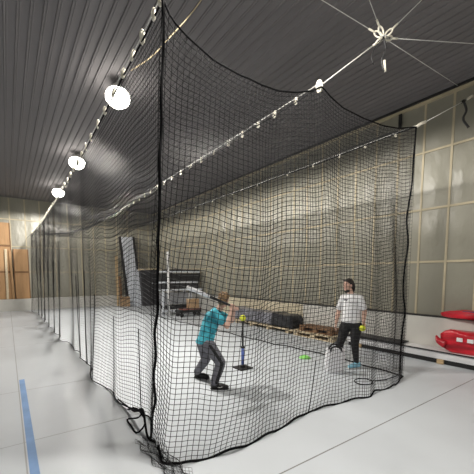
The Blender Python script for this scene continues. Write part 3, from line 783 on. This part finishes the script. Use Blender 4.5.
# trousers
bm = bmesh.new()
hull(bm, [(J['pelvis'], axes(rt, fw, Z, .146, .104, .06)), (J['rhip'], .088), (J['lhip'], .088)])
for s in 'rl':
    chain(bm, [(J[s + 'hip'], .098), (J[s + 'knee'], .075), (J[s + 'knee'].lerp(J[s + 'ank'], .35), .071), (J[s + 'ank'] + V((0, 0, .025)), .058)])
trs = fuse('trousers', bm, M['pants_grey'], bat_p, .0075, 3)
for s in 'rl':
    bm = bmesh.new()
    sd = V((-.22, -.97, 0)) if s == 'r' else V((.2, .97, 0))
    pr = []
    for a, b_, u, r in (('hip', 'knee', 0, .098), ('hip', 'knee', .25, .093), ('hip', 'knee', .5, .087), ('hip', 'knee', .75, .081), ('knee', 'ank', 0, .075), ('knee', 'ank', .35, .071), ('knee', 'ank', .7, .065), ('knee', 'ank', .9, .061)):
        c = J[s + a].lerp(J[s + b_], u)
        pr.append((c + sd * (r + .002 - .016), .026))
    chain(bm, pr)
    fuse('side_panel', bm, M['pants_black'], trs, .0075, 2)
# shoes
def shoe(bm, heel, toe, ank, w=.038, h=.0):
    heel, toe, ank = V(heel), V(toe), V(ank)
    hull(bm, [(heel + V((0, 0, .012)), w * .95), (toe + V((0, 0, .004)), w * .85), (heel.lerp(toe, .62) + V((0, 0, .018)), w)])
    hull(bm, [(heel + V((0, 0, .03)), w * .92), (ank + V((0, 0, .0)), w * .95), (heel.lerp(toe, .55) + V((0, 0, .022)), w * .8)])
for s in 'rl':
    bm = bmesh.new(); shoe(bm, J[s + 'heel'], J[s + 'toe'], J[s + 'ank'] - V((0, 0, .02)))
    for v in bm.verts: v.co.z = max(v.co.z, .008)
    sh = fuse('shoe', bm, M['shoe_black'], bat_p, .006, 2)
    bm = bmesh.new(); h_, t_ = J[s + 'heel'].copy(), J[s + 'toe'].copy(); h_.z = t_.z = .011
    hull(bm, [(h_, (V((.044, 0, 0)), V((0, .044, 0)), V((0, 0, .010)))), (t_, (V((.039, 0, 0)), V((0, .039, 0)), V((0, 0, .010)))), (h_.lerp(t_, .6), (V((.046, 0, 0)), V((0, .046, 0)), V((0, 0, .010))))])
    obj('sole', bm, M['black'], sh, True, local=False)
    bm = bmesh.new(); d = (t_ - h_).normalized(); sdv = d.cross(Z) * (1 if s == 'r' else -1); mid = h_.lerp(t_, .55)
    tube(bm, spline([mid - d * .04 + sdv * .040 + Z * .030, mid - d * .005 + sdv * .041 + Z * .026, mid + d * .035 + sdv * .038 + Z * .042], 8), .005, 5)
    obj('white_mark', bm, M['sole'], sh, True, local=False)

# ---- bat ------------------------------------------------------------
bat = thing('baseball_bat', 'silver baseball bat with black grip held over the batter in teal', 'bat', tuple(knob))
Lb = (tip - knob).length
def bpart(name, prof, m): 
    bm = bmesh.new(); lathe(bm, (0, 0, 0), bax, prof, 20); obj(name, bm, M[m], bat, True)
bpart('knob', [(-.012, .012), (-.010, .024), (.004, .025), (.012, .015)], 'black')
bpart('grip', [(.012, .0150), (.05, .0155), (.26, .0165)], 'black')
bpart('handle', [(.26, .0170), (.33, .019)], 'black')
bpart('taper', [(.33, .0185), (.40, .0205), (.47, .023)], 'black')
bpart('barrel', [(.47, .023), (.55, .026), (.62, .027), (Lb - .03, .027), (Lb - .008, .024), (Lb, .014)], 'silver')

# ---- batting tee and balls ----------------------------------------------
tee = thing('batting_tee', 'black and blue batting tee with a flat black base in front of the batter', 'batting tee', (3.22, 4.33, 0))
obj('base', bbox((-.13, -.13, 0), (.13, .13, .022), .006), M['black'], tee)
def tl(name, prof, m):
    bm = bmesh.new(); lathe(bm, (0, 0, 0), (0, 0, 1), prof, 18); obj(name, bm, M[m], tee, True)
tl('base_collar', [(.022, .045), (.05, .042), (.06, .03)], 'black')
tl('lower_tube', [(.05, .026), (.36, .026)], 'tee_blue')
tl('clamp', [(.355, .034), (.385, .034)], 'black')
tl('upper_tube', [(.38, .017), (.775, .017)], 'black')
tl('ball_cup', [(.77, .018), (.80, .028), (.822, .034), (.82, .026), (.80, .012)], 'black')
def ball(name, label, loc, r=.053):
    t = thing(name, label, 'ball', loc)
    bm = bmesh.new(); bmesh.ops.create_uvsphere(bm, u_segments=28, v_segments=18, radius=r); obj('cover', bm, M['yellow'], t, True)
    bm = bmesh.new(); pts = []
    for q in np.linspace(0, 2 * PI, 48, endpoint=False):
        a, b_ = .72, .28
        pts.append(V((a * math.cos(q) + b_ * math.cos(3 * q), a * math.sin(q) - b_ * math.sin(3 * q), 2 * math.sqrt(a * b_) * math.sin(2 * q))).normalized() * (r + .0003))
    tube(bm, pts, .0016, 5, closed=True); obj('seam', bm, M['seam_red'], t, True)
    return t
ball('softball', 'yellow softball sitting on top of the batting tee', (3.22, 4.33, .872))

# ---- person in white -------------------------------------------------------
SX, SY = 4.77, 3.27
wp = thing('person', 'person in white t-shirt and black leggings standing in the cage holding a ball', 'person', (SX, SY, 0))
def sc(p):
    return V((p[0] - .05, p[1] - .06, p[2]))
W = {n: sc(v) for n, v in dict(
    lank=(4.865, 3.255, .10), ltoe=(4.725, 3.285, .04), lheel=(4.915, 3.235, .04), lknee=(4.812, 3.26, .415), lhip=(4.85, 3.275, .74),
    rank=(4.703, 3.509, .10), rtoe=(4.58, 3.50, .04), rheel=(4.735, 3.51, .04), rknee=(4.709, 3.48, .42), rhip=(4.79, 3.43, .735),
    pelvis=(4.823, 3.35, .775), waist=(4.82, 3.353, .924), chest=(4.82, 3.352, 1.12), neck=(4.798, 3.368, 1.292), head=(4.760, 3.395, 1.432),
    rsho=(4.764, 3.475, 1.205), relb=(4.735, 3.555, .965), rhand=(4.672, 3.545, .775), lsho=(4.868, 3.235, 1.205), lelb=(4.905, 3.16, .99), lhand=(4.865, 3.147, .80)).items()}
gz = min(W['ltoe'].z, W['lheel'].z)
wf = V((-.90, -.42, 0)).normalized(); wrt = wf.cross(Z)                   # chest direction
bm = bmesh.new()
P, A, (hf, hr, hu) = head(bm, W['head'], (-.95, .12, -.06), .94)
chain(bm, [(W['chest'] + V((0, 0, .10)), .07), (W['neck'], .050), (W['head'] + V((.012, .0, -.05)), .050)])
hull(bm, [(W['chest'], axes(wrt, wf, Z, .155, .10, .12)), (W['waist'], axes(wrt, wf, Z, .135, .10, .09))])
hull(bm, [(W['waist'], axes(wrt, wf, Z, .135, .10, .08)), (W['pelvis'], axes(wrt, wf, Z, .165, .12, .09))])
hull(bm, [(W['rsho'], .052), (W['lsho'], .052), (W['chest'] + V((0, 0, .07)), .07)])
ballc = W['lhand'] + V((-.015, -.012, -.095))
for s in 'rl':
    chain(bm, [(W[s + 'sho'], .053), (W[s + 'elb'], .040), (W[s + 'elb'].lerp(W[s + 'hand'], .3), .040), (W[s + 'hand'], .026)])
    chain(bm, [(W[s + 'hip'], .088), (W[s + 'knee'], .056), (W[s + 'knee'].lerp(W[s + 'ank'], .3), .054), (W[s + 'ank'], .034)])
    hull(bm, [(W[s + 'ank'] - V((0, 0, .05)), .026), (W[s + 'toe'] + (W[s + 'heel'] - W[s + 'toe']) * .2 - V((0, 0, .03)), .015)])
# right hand hangs relaxed, left hand holds the ball against the palm
hand(bm, W['rhand'], (W['rhand'] - W['relb']), wrt * -1 + wf * .1, wf, .92, (.25, .35, .3), .3)
hand(bm, W['lhand'] + V((.022, .006, .012)), V((.12, .02, -1)), V((-.95, -.25, 0)), wf * .2 + V((-.2, -.9, 0)), .95, (.35, .62, .5), .45)
fuse('body', bm, M['skin'], wp, .0055, 3)
face_bits(P, A, wp)
bm = bmesh.new()
hull(bm, [(P(0, -.022, .036), A(.083, .092, .086)), (P(0, -.05, .01), A(.078, .07, .075))])
hull(bm, [(P(-.035, .045, .078), A(.035, .035, .02)), (P(.035, .045, .078), A(.035, .035, .02))])
hull(bm, [(P(0, -.10, .02), .030), (P(0, -.125, .0), .034)])
chain(bm, [(P(0, -.125, .0), .032), (P(0, -.135, -.06), .034), (P(0, -.118, -.13), .026), (P(0, -.105, -.18), .010)])
for sx in (-1, 1): hull(bm, [(P(sx * .074, -.01, .03), A(.012, .03, .03)), (P(sx * .070, -.05, -.03), A(.012, .028, .03))])
fuse('hair', bm, M['hair_dark'], wp, .006, 2)
bm = bmesh.new(); tube(bm, [P(.0 + .030 * math.cos(q), -.108, .012 + .030 * math.sin(q)) for q in np.linspace(0, 2 * PI, 14, endpoint=False)], .007, 5, closed=True); obj('hair_tie', bm, M['black'], wp, True, local=False)
bm = bmesh.new()                                                          # black cloth mask pulled down under the chin
hull(bm, [(P(-.038, .028, -.108), A(.016, .03, .022)), (P(.038, .028, -.108), A(.016, .03, .022)), (P(0, .062, -.112), A(.026, .018, .026))])
fuse('face_mask', bm, M['black'], wp, .006, 2)
# t-shirt
bm = bmesh.new()
hull(bm, [(W['chest'] + V((0, 0, .03)), axes(wrt, wf, Z, .160, .118, .12)), (W['waist'], axes(wrt, wf, Z, .150, .120, .08))])
hull(bm, [(W['waist'], axes(wrt, wf, Z, .150, .120, .08)), (W['pelvis'] + V((0, 0, .045)), axes(wrt, wf, Z, .178, .136, .07))])
hull(bm, [(W['rsho'], .066), (W['lsho'], .066), (W['chest'] + V((0, 0, .08)), .09)])
hull(bm, [(W['neck'] + V((0, 0, -.052)), .068), (W['chest'] + V((0, 0, .07)), .11)])
for s in 'rl':
    chain(bm, [(W[s + 'sho'], .068), (W[s + 'sho'].lerp(W[s + 'elb'], .70), .064)])
tsh = fuse('t_shirt', bm, M['tee_white'], wp, .0075, 3)
c = W['chest'] + V((0, 0, .065)); ray = -wf; q0 = c - wrt * .0
def L2(x, z): return c + wrt * x + Z * z
print_on(tsh, 'shirt_print', tsh, [[L2(.045, .012), L2(.065, -.004), L2(.085, -.008), L2(.105, -.002), L2(.125, .014)], [L2(.055, -.012), L2(.085, -.022), L2(.112, -.012)], [L2(.07, .004), L2(.10, .004)]], ray, M['print'], .0055)
print_on(tsh, 'shirt_print', tsh, [[L2(-.105 + .02 * i, -.056), L2(-.101 + .02 * i, -.044), L2(-.094 + .02 * i, -.058), L2(-.089 + .02 * i, -.046)] for i in range(6)], ray, M['print'], .003)
# leggings
bm = bmesh.new()
hull(bm, [(W['pelvis'], axes(wrt, wf, Z, .172, .128, .09)), (W['rhip'], .096), (W['lhip'], .096)])
for s in 'rl':
    chain(bm, [(W[s + 'hip'], .102), (W[s + 'knee'], .066), (W[s + 'knee'].lerp(W[s + 'ank'], .3), .062), (W[s + 'ank'] + V((0, 0, .01)), .043)])
fuse('leggings', bm, M['pants_black'], wp, .0075, 3)
for s in 'rl':
    h_, t_, a_ = W[s + 'heel'].copy(), W[s + 'toe'].copy(), W[s + 'ank'].copy(); h_.z = t_.z = .04; a_.z = .085
    bm = bmesh.new(); shoe(bm, h_, t_, a_, .040)
    for v in bm.verts: v.co.z = max(v.co.z, .010)
    sh = fuse('shoe', bm, M['shoe_blue'], wp, .006, 2)
    bm = bmesh.new(); h_.z = t_.z = .013
    hull(bm, [(p, (V((r, 0, 0)), V((0, r, 0)), V((0, 0, .012)))) for p, r in ((h_, .046), (t_, .041), (h_.lerp(t_, .6), .048))])
    obj('sole', bm, M['sole'], sh, True, local=False)
ball('softball', 'yellow softball held low in the hand of the person in white', tuple(W['lhand'] + V((-.028, -.004, -.085))))

# ---- bag -------------------------------------------------------------
bg = thing('plastic_bag', 'white plastic carrier bag with black handles standing by the person in white', 'bag', (4.31, 3.26, 0), math.radians(-36))
bm = bmesh.new(); rings = []; n = 18; s = 36
for i in range(n + 1):
    u = i / n; z = .40 * u; wx = .135 + .012 * math.sin(u * 3) + .01 * u; wy = .075 + .02 * math.sin(PI * u) - .012 * u
    ring = []
    for q in range(s):
        a = 2 * PI * q / s; ca, sa = math.cos(a), math.sin(a)
        nn = noise.noise(V((ca * 2.2, sa * 2.2, u * 4))) * .016 * (.4 + u) + noise.noise(V((ca * 6, sa * 6, u * 9))) * .007
        ring.append(bm.verts.new((math.copysign(abs(ca) ** .55, ca) * (wx + nn), math.copysign(abs(sa) ** .6, sa) * (wy + nn), z + (.02 * noise.noise(V((ca * 3, sa * 3, 7))) if i == n else 0))))
    rings.append(ring)
for A_, B_ in zip(rings, rings[1:]):
    for q in range(s): bm.faces.new((A_[q], A_[(q + 1) % s], B_[(q + 1) % s], B_[q]))
bm.faces.new(rings[0][::-1])
cen = [bm.verts.new(v.co * 1.0 + V((-v.co.x * .08, -v.co.y * .3, -.05))) for v in rings[-1]]
for q in range(s): bm.faces.new((rings[-1][q], rings[-1][(q + 1) % s], cen[(q + 1) % s], cen[q]))
bm.faces.new(cen)
obj('sack', bm, M['bag'], bg, True)
for yy, zz in ((-.06, .055), (.045, .075)):
    bm = bmesh.new(); tube(bm, spline([(-.09, yy, .37), (-.075, yy - .01, .42), (-.03, yy - .02, .39 + zz), (.03, yy - .02, .385 + zz), (.08, yy - .005, .41), (.095, yy, .36)], 24), .015, 6)
    obj('handle', bm, M['black'], bg, True)

bm = bmesh.new(); lathe(bm, (4.60, 4.17, 0), (0, 0, 1), [(0, .11), (.006, .114), (.03, .09), (.05, .055), (.054, .03)], 24)
tag(obj('marker_disc', bm, M['lime'], None, True), 'lime green rubber marker disc lying on the floor inside the net', 'marker')

# ------------------------------------------------------------------ camera and view
cam = bpy.data.cameras.new('camera'); co = bpy.data.objects.new('camera', cam); COL.objects.link(co)
F_ = 320.0; hy, vx, pcy = 275.0, 7.0, 304.0      # the photo is a crop: its optical centre sits below the middle
th = math.atan((hy - pcy) / F_); psi = math.atan((237 - vx) / math.hypot(F_, hy - pcy)); cam.shift_y = (pcy - 237) / 474
cam.sensor_width = 36; cam.sensor_fit = 'HORIZONTAL'; cam.lens = 36 * F_ / 474; cam.clip_end = 100; cam.clip_start = .05
co.location = (0, 0, 1.6); co.rotation_euler = (PI / 2 + th, 0, -psi)
scene.camera = co
wd = bpy.data.worlds.new('world'); scene.world = wd; wd.use_nodes = True
wd.node_tree.nodes['Background'].inputs['Color'].default_value = (.02, .02, .022, 1)
scene.view_settings.view_transform = 'Standard'; scene.view_settings.look = 'None'
scene.view_settings.exposure = -0.36; scene.view_settings.gamma = 1.0
scene.view_settings.use_curve_mapping = False
scene.cycles.max_bounces = 8; scene.cycles.diffuse_bounces = 5; scene.cycles.sample_clamp_indirect = 6
